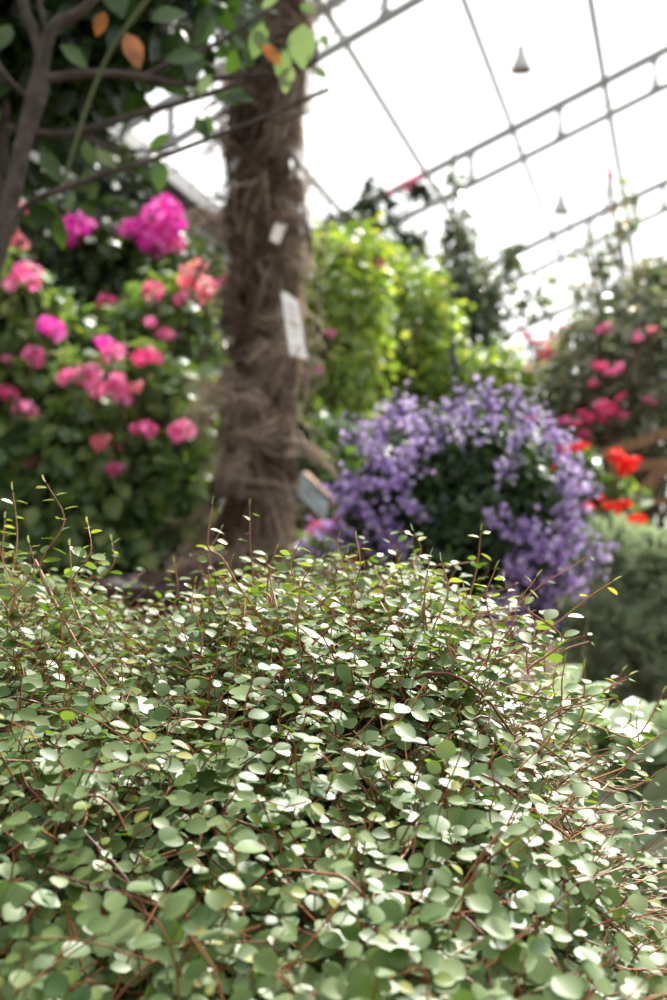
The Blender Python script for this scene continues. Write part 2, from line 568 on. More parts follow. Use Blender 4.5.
def bush(name, label, cat, blobs, tpl, size, mat, heads=(), group=None, stems=14, stem_mat='stem', r0=.008, width=None, up=.7, tint=None, head_squash=1.0, extra_stems=None, base=None, stem_name='stem', head_name='flower_head', spray=False):
    """blobs: (px, py, depth, half-width px, half-height px, leaves[, half depth m])."""
    b0 = blobs[0]
    c0 = P(b0[0], b0[1], b0[2])
    loc = np.array([c0[0], c0[1], 0.0]) if base is None else np.asarray(base, float)
    root = thing(name, loc, label, cat, group)
    lm, sm = MB(), MB()
    for b in blobs:
        px, py, d, rx, ry, n = b[:6]
        c = P(px, py, d)
        rad = np.array([rx * d / F, (b[6] if len(b) > 6 else rx * d / F * .9), ry * d / F])
        lo = c[2] - rad[2]
        pos = blob_leaves(lm, tpl, c, rad, int(n * LEAFS[mat][0]), size * LEAFS[mat][1], width=width, up=up, tint=tint, clump=True)
        k = max(3, int(stems * n / sum(q[5] for q in blobs)))
        bundle(sm, loc, pos[R.choice(len(pos), min(k, len(pos)), replace=False)], r0, r0 * .3, wob=.25)
    hp = []
    if spray:
        heads = [(px + R.normal() * s * .32, py + R.normal() * s * .26, d + R.normal() * .05, s * R.uniform(.42, .75), kind) for (px, py, d, s, kind) in heads for _ in range(4)]
    for (px, py, d, s, kind) in heads:
        p = P(px, py, d)
        hp.append(p - np.array([0, 0, .1 * s * d / F]))
        put_head(root, p, (s if spray or kind in ('red', 'magenta') else .88 * s) * d / F, kind, name=head_name, squash=head_squash)
    if hp:
        hp = np.array(hp)
        st = hp + np.array([0, .12, -.28]) + R.normal(size=hp.shape) * .04
        k = 5
        t = np.linspace(0, 1, k)[None, :, None]
        sm.tubes(st[:, None] * (1 - t) + hp[:, None] * t, np.full((len(hp), k), .0035), 4, .5)
        bundle(sm, loc, st, r0 * .7, .0035, wob=.15)
    if extra_stems:
        for pts, ra, rb in extra_stems:
            sm.tube(pts, ra, rb)
    lm.v = [np.column_stack([v[:, 0], v[:, 1], np.maximum(v[:, 2], .004)]) for v in lm.v]
    sm.v = [np.column_stack([v[:, 0], v[:, 1], np.maximum(v[:, 2], .0)]) for v in sm.v]
    lm.build('foliage', M[mat], root)
    sm.build(stem_name, M[stem_mat], root)
    return root


# ------------------------------------------------------------------ foreground wire vine
def S(x, y):
    """Height of the mound's leafy surface above the floor."""
    z = -.076 - .40 * np.clip(.95 - y, 0, None) ** 2 - 1.3 * np.clip(y - .95, 0, None) ** 2
    z = z - 5.0 * np.clip(x - .06, 0, None) ** 1.6
    z = z + .009 * np.sin(x * 31 + 1) * np.sin(y * 27 + 2) + .006 * np.sin(x * 67 + y * 41)
    z = z + .012 * np.exp(-((x - .05) / .06) ** 2 - ((y - .85) / .12) ** 2)
    z = z - .046 * np.exp(-((x + .145) / .05) ** 2) * np.clip((y - .6) * 5, 0, 1)
    z = z - .8 * np.clip(-.42 - x, 0, None) - 2.5 * np.clip(.26 - y, 0, None)
    return np.maximum(CAMZ + z, .0)


def build_vine():
    root = thing('wire_vine', (-.05, .75, 0), 'large low mound of small round grey-green leaves on thin red-brown wiry stems, filling the front', 'shrub')
    # dark inner dome; its colour stands in for shade between the leaves
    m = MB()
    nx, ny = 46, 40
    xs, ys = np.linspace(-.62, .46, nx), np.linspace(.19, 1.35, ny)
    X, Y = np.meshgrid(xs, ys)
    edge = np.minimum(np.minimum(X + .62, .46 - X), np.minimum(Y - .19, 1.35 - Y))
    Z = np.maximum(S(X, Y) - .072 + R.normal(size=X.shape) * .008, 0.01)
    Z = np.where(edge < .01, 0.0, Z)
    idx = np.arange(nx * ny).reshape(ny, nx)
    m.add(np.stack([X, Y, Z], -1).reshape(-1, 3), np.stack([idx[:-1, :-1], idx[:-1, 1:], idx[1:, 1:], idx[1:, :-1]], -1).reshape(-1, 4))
    m.build('inner_shade_core', M['vine_shade_core'], root)
    leaves, young, stems = MB(), MB(), MB()
    n = 10600
    k = 10
    # roots of the sprigs under the surface; more where the camera looks
    X = R.uniform(-.5, .44, n)
    Y = R.uniform(.2, 1.12, n) ** 1.0
    keep = np.abs(X) < .34 * Y + .10
    X, Y = X[keep], Y[keep]
    n = len(X)
    top = np.stack([X, Y, S(X, Y)], -1)
    # local outward normal
    e = .004
    nrm = norm(np.stack([-(S(X + e, Y) - S(X - e, Y)) / (2 * e), -(S(X, Y + e) - S(X, Y - e)) / (2 * e), np.ones(n)], -1))
    nrm[:, :2] *= .6
    lat = R.normal(size=(n, 3)) * np.array([1, 1, .15])
    depth = R.uniform(.035, .085, n)
    start = top - nrm * depth[:, None] - lat * .012
    rise = R.uniform(-.018, .012, n) + R.uniform(.008, .034, n) * (R.random(n) < .22)
    end = top + nrm * rise[:, None] + lat * .030 + np.array([0, 0, .004])
    t = np.linspace(0, 1, k)[None, :, None]
    mid = (start + end) / 2 + R.normal(size=(n, 3)) * .014
    pts = (1 - t) ** 2 * start[:, None] + 2 * t * (1 - t) * mid[:, None] + t * t * end[:, None]
    pts[:, 1:-1] += R.normal(size=(n, k - 2, 3)) * .0016
    stems.tubes(pts, np.linspace(.0006, .0004, k)[None].repeat(n, 0), 3, R.beta(2, 2, n))
    # leaves, alternate along each sprig
    pos = pts[:, 1:].reshape(-1, 3)
    tan = norm(np.gradient(pts, axis=1))[:, 1:].reshape(-1, 3)
    N = len(pos)
    side = np.tile(np.arange(k - 1) % 2 * 2 - 1, n)
    rel = np.tile(np.arange(1, k) / (k - 1), n)
    ref = norm(np.cross(tan, R.normal(size=(N, 3)) * .6 + np.array([0, 1, .2])))
    ax = norm(ref * side[:, None] + R.normal(size=(N, 3)) * .35 + tan * .25)
    base = np.repeat(nrm, k - 1, 0)
    # blades turned to the light (up, a little to the viewer lower down)
    ln = norm(np.array([.12, -.10, 1.0]) + base * .35 + np.array([0, -1.0, 0]) * np.clip((.72 - pos[:, 1:2]) * 1.5, 0, .5) + R.normal(size=(N, 3)) * .36)
    ax = norm(ax - ln * np.sum(ax * ln, 1, keepdims=True))
    size = (.0104 - .0042 * np.clip(pos[:, 1] - .5, -.1, .5)) * (1 + .2 * R.normal(size=N).clip(-1.8, 1.8)) * (1.08 - .35 * rel ** 4)
    size *= np.clip(1.0 - 2.6 * np.clip(pos[:, 0] - .08, 0, None), .55, 1)
    yg = R.random(N) < (.035 + .16 * (rel > .95))
    tint = np.clip(R.normal(.55, .24, N), 0, 1)
    off = pos + ax * .0022
    leaves.scatter(ROUND, off[~yg], ax[~yg], ln[~yg], size[~yg], tint[~yg], .92 + .12 * R.random((~yg).sum()))
    young.scatter(ROUND, off[yg], ax[yg], ln[yg], size[yg] * .8, R.random(yg.sum()), .85)
    # bare red-brown runners crossing the surface
    nr, kr = 120, 17
    X = R.uniform(-.36, .30, nr)
    Y = R.uniform(.30, .95, nr)
    a = R.normal(0, .9, nr) + np.where(R.random(nr) < .5, 0, math.pi)
    L = R.uniform(.05, .15, nr)
    tt = np.linspace(-.5, .5, kr)[None]
    px = X[:, None] + np.cos(a)[:, None] * L[:, None] * tt
    py = Y[:, None] + np.sin(a)[:, None] * L[:, None] * tt * .9
    bow = R.normal(0, .015, nr)[:, None] * (1 - 4 * tt ** 2)
    pz = S(px + bow, py) + .004 - .022 * (2 * tt) ** 4 + R.uniform(-.012, .006, nr)[:, None] + np.cumsum(R.normal(size=(nr, kr)), 1) * .0006
    stems.tubes(np.stack([px + bow, py + bow * .5, pz], -1), R.uniform(.00045, .0008, nr)[:, None].repeat(kr, 1), 4, R.beta(2, 2, nr))
    leaves.build('leaves', M['vine_leaf'], root)
    o = young.build('young_leaves', M['vine_young'], root)
    o['label'] = 'bright yellow-green young leaves'
    stems.build('twigs', M['vine_stem'], root)

    # long shoots that stand clear of the mound, each with its own leaves
    def shoot(pts, r=.0007, sp=.010, lsize=.0115, bare=.08):
        pts = smooth(np.asarray(pts, float), 6)
        sm, lm = MB(), MB()
        kk = len(pts)
        sm.tubes(pts[None], np.linspace(r, r * .5, kk)[None], 5, R.uniform(.45, .9))
        so_ = sm.build('shoot', M['vine_stem'], root)
        seg = np.linalg.norm(np.diff(pts, axis=0), axis=1)
        cum = np.concatenate([[0], np.cumsum(seg)])
        ds = np.arange(cum[-1] * bare, cum[-1], sp)
        ds = np.append(ds + R.normal(size=len(ds)) * .0015, cum[-1] - .0005)
        pp = np.stack([np.interp(ds, cum, pts[:, i]) for i in range(3)], -1)
        q = np.stack([np.interp(np.minimum(ds + .003, cum[-1] + .003), cum, pts[:, i]) - np.interp(ds - .003, cum, pts[:, i]) for i in range(3)], -1)
        tn = norm(q)
        nn = len(pp)
        ref = norm(np.cross(tn, R.normal(size=(nn, 3)) * .5 + np.array([0, 1, .1])))
        sgn = (np.arange(nn) % 2 * 2 - 1)[:, None]
        ax = norm(ref * sgn + tn * .35 + R.normal(size=(nn, 3)) * .25)
        ln = norm(np.array([.1, -.05, 1]) + R.normal(size=(nn, 3)) * .33)
        ax = norm(ax - ln * np.sum(ax * ln, 1, keepdims=True) * .9)
        rel = ds / cum[-1]
        ax[-1] = tn[-1]
        ln[-1] = np.cross(tn[-1], [0, 1, 0])
        sz = lsize * (1.0 - .35 * rel ** 3) * R.uniform(.75, 1.15, nn)
        sz *= 1.0
        sz[-1] = .006
        yo = rel > R.uniform(.55, .95)
        tint = np.where(yo, R.uniform(.45, 1, nn), np.clip(R.normal(.65, .2, nn), 0, 1))
        lm.scatter(ROUND, pp + ax * .0015, ax, ln, sz, tint, np.where(yo, .75, .92))
        me_o = lm.build('leaves', M['vine_leaf'], so_)
        me_o.data.materials.append(M['vine_young'])
        fi = np.repeat(yo.astype(np.int32), len(ROUND[1]))
        if len(fi) == len(me_o.data.polygons):
            me_o.data.polygons.foreach_set('material_index', fi)
        return so_

    def up(bx, by, tx, ty, d, bend=0.0):
        a, b = P(bx, by, d - .02), P(tx, ty, d)
        mid1 = a * .66 + b * .34 + np.array([bend * .006 + R.normal() * .003, R.normal() * .004, 0])
        mid2 = a * .33 + b * .67 + np.array([-bend * .004 + R.normal() * .003, R.normal() * .004, .002])
        return [a, mid1, mid2, b]

    # the curled one in front of the trunk
    shoot([P(285, 660, .74), P(262, 620, .74), P(238, 585, .745), P(222, 558, .75), P(209, 549, .75), P(208, 535, .75), P(212, 506, .75)], .0009, .016, .0105, .30)
    # long arching ones to the right
    shoot([P(395, 705, .70), P(450, 680, .70), P(510, 655, .71), P(558, 622, .72), P(588, 598, .72), P(612, 582, .72)], .0010, .015, .0100, .2)
    shoot([P(560, 715, .72), P(600, 728, .72), P(632, 738, .73), P(648, 722, .73), P(662, 695, .73)], .0008, .014, .0085, .2)
    shoot([P(500, 690, .72), P(560, 700, .72), P(598, 692, .72), P(628, 676, .72)], .0008, .011, .0090, .2)
    shoot([P(520, 730, .70), P(580, 770, .68), P(625, 790, .68), P(665, 768, .68)], .0008, .013, .0088, .2)
    shoot([P(430, 740, .62), P(490, 800, .59), P(560, 875, .56), P(640, 950, .54)], .0013, .03, .0105, .1)
    shoot([P(100, 690, .68), P(70, 720, .66), P(120, 780, .64), P(165, 810, .63)], .0010, .028, .0105, .1)
    shoot([P(35, 560, .74), P(75, 640, .70), P(120, 700, .68), P(170, 745, .67)], .0010, .03, .0105, .1)
    shoot([P(30, 850, .52), P(45, 905, .50), P(85, 932, .50), P(140, 925, .51), P(172, 880, .52)], .0013, .022, .0110, .1)
    shoot([P(215, 860, .54), P(245, 925, .53), P(310, 945, .53), P(380, 925, .54), P(430, 870, .56)], .0012, .024, .0110, .1)
    tips = [(13, 492, 28, 640), (47, 484, 58, 610), (30, 545, 25, 640), (88, 525, 80, 620), (112, 542, 98, 622), (70, 548, 62, 640),
            (98, 560, 92, 650), (175, 565, 180, 650), (195, 585, 200, 660), (250, 508, 258, 630), (232, 560, 235, 640),
            (268, 562, 270, 640), (290, 572, 292, 650), (318, 562, 312, 645), (305, 580, 300, 650), (348, 555, 350, 640), (357, 540, 352, 630), (378, 575, 372, 650),
            (398, 563, 405, 655), (420, 580, 415, 660), (442, 562, 430, 665), (432, 598, 432, 680), (465, 590, 455, 670), (481, 532, 466, 660), (495, 570, 486, 665),
            (505, 580, 490, 680), (536, 578, 527, 670), (520, 600, 508, 690), (548, 622, 535, 700), (565, 662, 555, 730), (585, 668, 570, 735), (622, 672, 610, 740),
            (600, 690, 590, 750), (640, 705, 628, 760), (5, 520, 12, 650), (335, 590, 335, 660), (455, 625, 445, 700), (245, 600, 250, 680)]
    for i in range(46):
        bx = R.choice([R.uniform(-10, 90), R.uniform(195, 560)], p=[.2, .8])
        by = R.uniform(610, 720) + max(0, bx - 430) * .4
        tips.append((bx + R.normal() * 14, by - R.uniform(45, 95), bx, by))
    for tx, ty, bx, by in tips:
        d = R.uniform(.68, .86)
        shoot(up(bx, by, tx, ty, d, R.normal()), .0007, .0062, .0100, .06)
    return root


build_vine()

# ------------------------------------------------------------------ windmill palm in its pot
PD = 3.3
BX = P(240, 560, PD)
TOPZ = 3.6


def axis_at(z):
    """Centre line of the leaning trunk."""
    z = np.asarray(z, float)
    zb, zt = P(0, 560, PD)[2], P(0, 0, PD)[2]
    xb, xt = P(245, 0, PD)[0], P(277, 0, PD)[0]
    f = (z - zb) / (zt - zb)
    return np.stack([xb + (xt - xb) * f + .012 * np.sin(f * 5), np.full_like(f, PD), z], -1)


def rad_at(z):
    f = np.interp(z, [.55, .70, .80, 1.0, 1.4, 1.9, 2.3, 3.7], [.125, .10, .074, .067, .070, .067, .066, .070])
    return f


def build_palm():
    zb = .56
    root = thing('windmill_palm', (float(axis_at(zb)[0]), PD, zb), 'tall palm trunk shaggy with brown fibre, leaning slightly right, growing from a brown pot', 'palm')
    m = MB()
    zs = np.linspace(zb - .05, TOPZ, 60)
    c = axis_at(zs)
    m.tubes(c[None], (rad_at(zs) * (1 + .03 * np.sin(zs * 60)))[None], 20)
    m.build('trunk', M['trunk'], root)
    # fibre: loose hairs that hang, swirl and flare from the trunk
    n, k = 11000, 7
    z0 = R.uniform(zb + .02, TOPZ, n)
    band = (z0 * 6.2) % 1.0
    lock = R.integers(0, 620, n)
    wisp = R.random(n) < .07
    lz, lth, lL, lsw, lt, lf = R.uniform(zb + .02, TOPZ, 620), R.uniform(0, 2 * math.pi, 620), R.uniform(.08, .24, 620), R.normal(0, 1.0, 620), R.beta(1.1, 1.5, 620), np.abs(R.normal(0, .02, 620))
    z0 = lz[lock] + R.normal(0, .016, n)
    z0 = np.clip(z0, zb + .02, TOPZ)
    th = lth[lock] + R.normal(0, .16, n)
    L = lL[lock] * R.uniform(.7, 1.15, n)
    sw = lsw[lock] + R.normal(0, .15, n) + np.where(np.sin(z0 * 9) > 0, 1.0, -1.0) * .8
    ldir = R.choice([1, 1, .8, .3, -.2], 620)
    fl = lf[lock] + np.abs(R.normal(0, .010, n)) + .004 + R.uniform(.03, .11, n) * wisp
    t = np.linspace(0, 1, k)[None]
    a = th[:, None] + sw[:, None] * t * .8
    z = z0[:, None] - L[:, None] * t * ldir[lock][:, None] + .02 * np.sin(t * 6 + th[:, None])
    z = np.maximum(z, zb + .01)
    r = rad_at(z) + .006 + fl[:, None] * np.sin(t * 2.2) * (1 + .4 * (z0[:, None] < .85))
    base_flare = .05 * np.clip(.80 - z, 0, None) / .2
    r = r + base_flare * t
    pts = axis_at(z) + np.stack([np.cos(a) * r, np.sin(a) * r, np.zeros_like(r)], -1)
    m = MB()
    m.tubes(pts, np.linspace(.0019, .0008, k)[None].repeat(n, 0), 3, np.clip(lt[lock] + R.normal(0, .1, n) + .2 * (band < .15), 0, 1))
    m.build('fibre', M['fibre'], root)
    # loose pale tufts
    for (px, py, dx, dy, nn, ln, sp) in ((284, 255, 34, -6, 55, .085, .030), (286, 440, 38, 2, 46, .125, .008), (222, 225, -30, -18, 60, .10, .035), (215, 385, -22, 25, 55, .10, .03),
                                 (240, 385, -8, 28, 60, .09, .025), (222, 145, -18, -14, 40, .07, .03), (285, 560, 40, 26, 90, .11, .05), (212, 555, -26, 26, 60, .085, .035), (300, 30, 12, -14, 40, .05, .02)):
        m = MB()
        p0 = P(px, py, PD - .07)
        dirs = norm(np.array([dx, -4, -dy]) / 40 + R.normal(size=(nn, 3)) * (.10 if px == 286 else .34))
        nn_keep = nn
        st = p0 + R.normal(size=(nn, 3)) * sp * .7
        tt = np.linspace(0, 1, 6)[None, :, None]
        LL = (ln * R.uniform(.6, 1.2, nn))[:, None, None]
        q = st[:, None] + dirs[:, None] * LL * tt + np.array([0, 0, -1]) * LL * .55 * tt ** 2
        q[:, :, 2] = np.maximum(q[:, :, 2], zb + .01)
        m.tubes(q, np.linspace(.0014, .0006, 6)[None].repeat(nn, 0), 3, R.uniform(.65, 1, nn))
        o = m.build('fibre_tuft', M['fibre'], root)
        o['label'] = 'pale loose tuft of fibre'
    # cut leaf-stalk stubs across the bark
    for px, py, qx, qy in ((215, 197, 262, 222), (228, 245, 277, 290), (235, 200, 248, 180), (205, 260, 190, 300)):
        m = MB()
        a, b = P(px, py, PD - .10), P(qx, qy, PD - .115)
        m.tube([a, (a + b) / 2 + np.array([0, -.01, .012]), b], .006, .0045, 6, 5)
        m.build('leaf_stalk', M['cord'], root)
    # pot
    pot = thing('plant_pot', (float(axis_at(zb)[0]), PD, 0), 'wide dark brown pot holding the palm behind the front mound', 'pot')
    cx = float(axis_at(zb)[0]) + .012
    pr = .395
    m = MB()
    m.lathe([(.01, 0), (.27, 0), (.285, .02), (pr - .035, zb + .01), (pr - .06, zb + .01), (.26, .05), (.01, .05)], (cx, PD, 0), 48)
    m.build('pot_body', M['pot'], pot)
    m = MB()
    m.lathe([(pr - .04, zb + .005), (pr, zb + .005), (pr + .008, zb + .02), (pr + .006, zb + .048), (pr - .008, zb + .056), (pr - .05, zb + .056), (pr - .06, zb + .02), (pr - .04, zb + .005)], (cx, PD, 0), 48)
    m.build('rim', M['pot'], pot)
    m = MB()
    m.lathe([(pr - .055, zb + .0), (.2, zb + .012), (.0, zb + .014)], (cx, PD, 0), 40)
    m.build('soil', M['soil'], pot)


build_palm()


def hanging_label(corners, d, cord, label, tan):
    """Thin plate hung on the trunk by a cord; corners clockwise from top left, as seen."""
    c = [P(x, y, d + dd) for (x, y), dd in zip(corners, (0, .03, .03, 0))]
    root = thing('plant_label', c[0], label, 'plant label')
    nrm = norm(np.cross(c[1] - c[0], c[3] - c[0]))
    nrm = nrm if nrm[1] < 0 else -nrm
    th = .004
    m = MB()
    v = [p for p in c] + [p - nrm * th for p in c]
    m.add(v, [(0, 1, 2, 3), (7, 6, 5, 4), (0, 4, 5, 1), (1, 5, 6, 2), (2, 6, 7, 3), (3, 7, 4, 0)])
    m.build('plate', M['white'], root, False)
    if tan:
        mm = MB()
        f = lambda u, v_: c[0] * (1 - u) * (1 - v_) + c[1] * u * (1 - v_) + c[2] * u * v_ + c[3] * (1 - u) * v_ + nrm * .0008
        for v0, v1, u0, u1 in ((.16, .20, .25, .8), (.26, .29, .22, .78), (.33, .36, .22, .7), (.42, .52, .22, .80), (.58, .60, .25, .75), (.66, .68, .25, .65)):
            mm.add([f(u0, v0), f(u1, v0), f(u1, v1), f(u0, v1)], [(0, 1, 2, 3)])
        o = mm.build('faded_print', M['tan'], root, False)
    m = MB()
    m.tube([P(x, y, dd) for x, y, dd in cord], .0022, sides=5)
    m.build('cord', M['cord'], root)


hanging_label([(281, 289), (298, 301), (307, 359), (290, 355)], PD - .155, [(228, 243, PD - .13), (250, 256, PD - .155), (268, 272, PD - .16), (284, 292, PD - .155)],
              'larger white label plate hanging by a cord at the right of the shaggy palm trunk', True)
hanging_label([(276, 222), (287, 225), (279, 244), (270, 240)], PD - .15, [(245, 197, PD - .13), (262, 208, PD - .15), (275, 218, PD - .155), (281, 225, PD - .15)],
              'small white tag hung higher on the shaggy palm trunk, above the larger plate', False)


# ------------------------------------------------------------------ overhanging tree, upper left
def build_tree():
    TD = 2.0
    base = np.array([-.86, 2.05, 0])
    root = thing('overhanging_tree', base, 'dark-leaved tree leaning in at the top left, with bare grey branches', 'tree')

    def br(name, pts, w0, w1, mat='bark', d=TD, label=None):
        m = MB()
        q = [p if len(p) == 3 and not isinstance(p, tuple) else P(p[0], p[1], (p[2] if len(p) > 2 else d)) for p in pts]
        m.tube(np.array(q), w0 * d / F / 2, w1 * d / F / 2, 8, 5)
        # knots along the branch
        o = m.build(name, M[mat], root)
        if label:
            o['label'] = label
        return o

    br('trunk', [base, np.array([-.74, 2.03, .55]), P(-40, 380, 2.0), P(0, 245, 2.0), P(22, 150, 2.0), P(41, 65, 2.0), P(52, 28, 2.0), P(75, 15, 2.0), P(98, -8, 2.0), P(130, -80, 2.1)], 24, 9)
    br('branch', [(30, 130), (44, 80), (36, 36), (25, 10), (20, -40)], 13, 10)
    br('branch', [(-30, 330), (0, 215), (3, 150), (4, 95), (-8, 40)], 14, 8, d=2.15)
    br('branch', [(40, 80), (80, 74), (114, 74), (150, 78), (179, 84), (230, 77), (290, 71), (320, 60)], 11, 4)
    br('branch', [(-5, 270), (7, 228), (30, 203), (62, 189), (110, 172), (152, 160), (205, 140), (262, 118), (329, 89)], 8, 4.5, d=1.85)
    br('twig', [(266, 118), (285, 121), (306, 113)], 4, 2, d=1.85)
    br('branch', [(150, -4), (114, 45), (93, 90), (79, 131), (67, 170), (60, 189)], 5, 3.5, 'green_bark', d=1.88, label='slender green branch')
    br('branch', [(8, 128), (65, 134), (138, 114), (186, 101), (235, 84), (262, 68)], 10, 4, d=2.1)
    br('twig', [(79, 136), (117, 150), (150, 150), (178, 146)], 5, 2.5, d=2.1)
    br('branch', [(140, 78), (174, 62), (200, 52), (245, 26), (285, -3)], 7, 4)
    br('twig', [(38, -5), (45, 31), (44, 60)], 5, 4)
    br('twig', [(-5, 60), (10, 80), (26, 95)], 5, 3, d=1.9)
    br('twig', [(258, 73), (270, 58), (284, 47), (300, 30)], 4, 2)
    br('twig', [(262, 66), (272, 40), (281, 5)], 4, 2.5)
    br('twig', [(310, 68), (316, 52), (318, 40)], 4, 2)
    br('twig', [(95, 74), (120, 30), (160, 10), (190, -30)], 6, 3, d=2.2)
    br('twig', [(150, 12), (185, 30), (225, 36), (250, 52)], 5, 2, d=2.1)
    br('branch', [(60, 80), (50, -20), (110, -160)], 9, 6, d=2.3)
    br('branch', [(98, -8), (180, -60), (260, -70)], 8, 4, d=2.1)
    # the dense dark crown
    m = MB()
    n = 9000
    px = R.uniform(-110, 255, n)
    py = R.uniform(-150, 235, n)
    lim = np.where(px < 40, 235 + .4 * px, np.interp(px, [40, 90, 150, 200, 260], [185, 135, 100, 80, 45]))
    dens = np.clip((lim - py) / 100, 0, 1) ** 1.1
    dens *= np.interp(px, [-100, 100, 170, 215, 260], [.75, 1, .8, .4, .12])
    dens *= np.where((px < 60) & (py > 110), .45, 1)
    keep = R.random(n) < dens
    px, py = px[keep], py[keep]
    d = R.uniform(2.12, 3.0, len(px))
    pos = np.stack([(px - 333.5) / F * d, d, CAMZ + (500 - py) / F * d], -1)
    nn = len(pos)
    nr = norm(np.array([0, -.35, .7]) + R.normal(size=(nn, 3)) * .55)
    ax = norm(np.array([.15, -.1, -.45]) + R.normal(size=(nn, 3)) * .55)
    ax = norm(ax - nr * np.sum(ax * nr, 1, keepdims=True) * .85)
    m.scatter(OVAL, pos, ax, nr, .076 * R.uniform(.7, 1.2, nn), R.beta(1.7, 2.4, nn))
    # single leaves that stand out near the edge
    for x, y, dx, dy, s in ((158, 158, 4, 34, 36), (195, 118, 14, 22, 26), (207, 115, 0, 25, 26), (165, 60, 34, -6, 38), (60, 45, 25, 14, 34), (10, 25, -8, 26, 32), (214, 95, 22, 8, 25), (226, 92, 24, 6, 28),
                            (170, 135, -26, 14, 26), (213, 132, 8, 14, 14), (60, 215, -4, 32, 36), (78, 203, 14, 10, 24), (40, 150, 18, 26, 36), (150, 20, 36, -14, 40), (215, 20, -18, 22, 34), (235, 35, 12, 30, 36), (243, 48, -18, 20, 32)):
        d0 = 1.95
        p = P(x, y, d0)
        a = np.array([dx, R.normal() * 8, -dy])
        m.scatter(OVAL, p[None], a[None], np.array([[R.normal() * .4, -.9, .35]]), np.array([s * d0 / F]), np.array([R.uniform(.45, .9)]))
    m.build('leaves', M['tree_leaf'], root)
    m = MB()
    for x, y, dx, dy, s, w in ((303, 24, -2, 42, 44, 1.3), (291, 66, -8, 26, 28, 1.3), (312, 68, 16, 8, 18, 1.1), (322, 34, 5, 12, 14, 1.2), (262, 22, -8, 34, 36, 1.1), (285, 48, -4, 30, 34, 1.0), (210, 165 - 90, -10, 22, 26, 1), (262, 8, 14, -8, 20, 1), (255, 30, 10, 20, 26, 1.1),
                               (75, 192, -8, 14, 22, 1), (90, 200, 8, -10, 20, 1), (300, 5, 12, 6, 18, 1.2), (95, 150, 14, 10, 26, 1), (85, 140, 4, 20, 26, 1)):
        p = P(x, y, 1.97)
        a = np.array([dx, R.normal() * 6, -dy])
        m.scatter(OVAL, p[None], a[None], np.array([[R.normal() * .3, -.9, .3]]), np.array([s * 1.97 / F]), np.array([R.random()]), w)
    o = m.build('backlit_tone_leaves', M['tree_leaf_backlit_tone'], root)
    o['label'] = 'light green leaves, backlit glow put into their colour'
    for x, y, dx, dy, s in ((126, 33, 14, 32, 36), (262, 45, 18, 16, 26), (105, 12, -8, 20, 24)):
        p = P(x, y, 1.86)
        m = MB()
        m.scatter(OVAL, p[None], np.array([[dx, 0, -dy]], float), np.array([[.2, -.9, .3]]), np.array([s * 1.9 / F]), np.array([R.random()]), 1.1)
        o = m.build('withered_leaf', M['dead_leaf'], root)
        o['label'] = 'orange-brown withered leaf'


build_tree()

# ------------------------------------------------------------------ plants on the left
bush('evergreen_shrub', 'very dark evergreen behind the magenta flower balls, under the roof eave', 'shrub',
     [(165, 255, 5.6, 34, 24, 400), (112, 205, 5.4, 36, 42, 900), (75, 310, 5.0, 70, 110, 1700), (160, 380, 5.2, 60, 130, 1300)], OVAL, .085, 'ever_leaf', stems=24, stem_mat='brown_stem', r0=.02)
bush('flowering_shrub', 'tall shrub with three big magenta flower balls at its top', 'shrub',
     [(150, 280, 4.9, 62, 48, 620), (85, 285, 4.9, 45, 46, 480), (120, 340, 4.9, 70, 50, 620), (130, 450, 4.9, 60, 120, 700)], OVAL, .085, 'rhodo_leaf', r0=.012, stems=20,
     heads=[(77, 229, 4.7, 38, 'magenta'), (163, 224, 4.7, 50, 'magenta'), (168, 212, 4.72, 34, 'magenta'), (135, 229, 4.68, 32, 'magenta'), (152, 243, 4.66, 34, 'magenta'), (176, 244, 4.66, 26, 'pink')], head_squash=1.05)
PG = 'pelargoniums on the left'
bush('pelargonium', 'pink pelargonium at the far left edge, behind the grey tree trunk', 'plant',
     [(20, 330, 4.0, 40, 60, 330), (25, 430, 3.9, 45, 70, 420), (30, 520, 3.8, 48, 70, 420)], BROAD, .075, 'pel_leaf', group=PG,
     heads=[(28, 275, 3.8, 34, 'pink'), (12, 283, 3.82, 24, 'pink'), (38, 215, 4.0, 24, 'salmon'), (18, 240, 3.9, 24, 'salmon'), (33, 356, 3.7, 28, 'pink'), (52, 328, 3.8, 30, 'magenta'),
            (25, 410, 3.7, 30, 'pink'), (8, 394, 3.72, 24, 'hotpink'), (22, 208, 4.0, 18, 'salmon'), (35, 462, 3.7, 22, 'hotpink'), (8, 360, 3.8, 18, 'pink')], r0=.007)
bush('pelargonium', 'pink pelargonium with rows of flower clusters, between left edge and palm trunk', 'plant',
     [(95, 400, 3.9, 48, 42, 330), (95, 470, 3.75, 52, 60, 460), (100, 540, 3.7, 52, 55, 400), (85, 340, 4.2, 44, 36, 190)], BROAD, .075, 'pel_leaf', group=PG,
     heads=[(66, 377, 3.6, 24, 'pink'), (88, 374, 3.6, 32, 'pink'), (96, 388, 3.58, 26, 'pink'), (118, 386, 3.58, 30, 'pink'), (122, 398, 3.56, 24, 'pink'), (114, 353, 3.65, 30, 'pink'), (104, 343, 3.7, 20, 'magenta'),
            (107, 303, 4.3, 26, 'hotpink'), (100, 442, 3.55, 22, 'salmon'), (116, 469, 3.55, 22, 'pink'), (136, 388, 3.6, 18, 'salmon')], r0=.007)
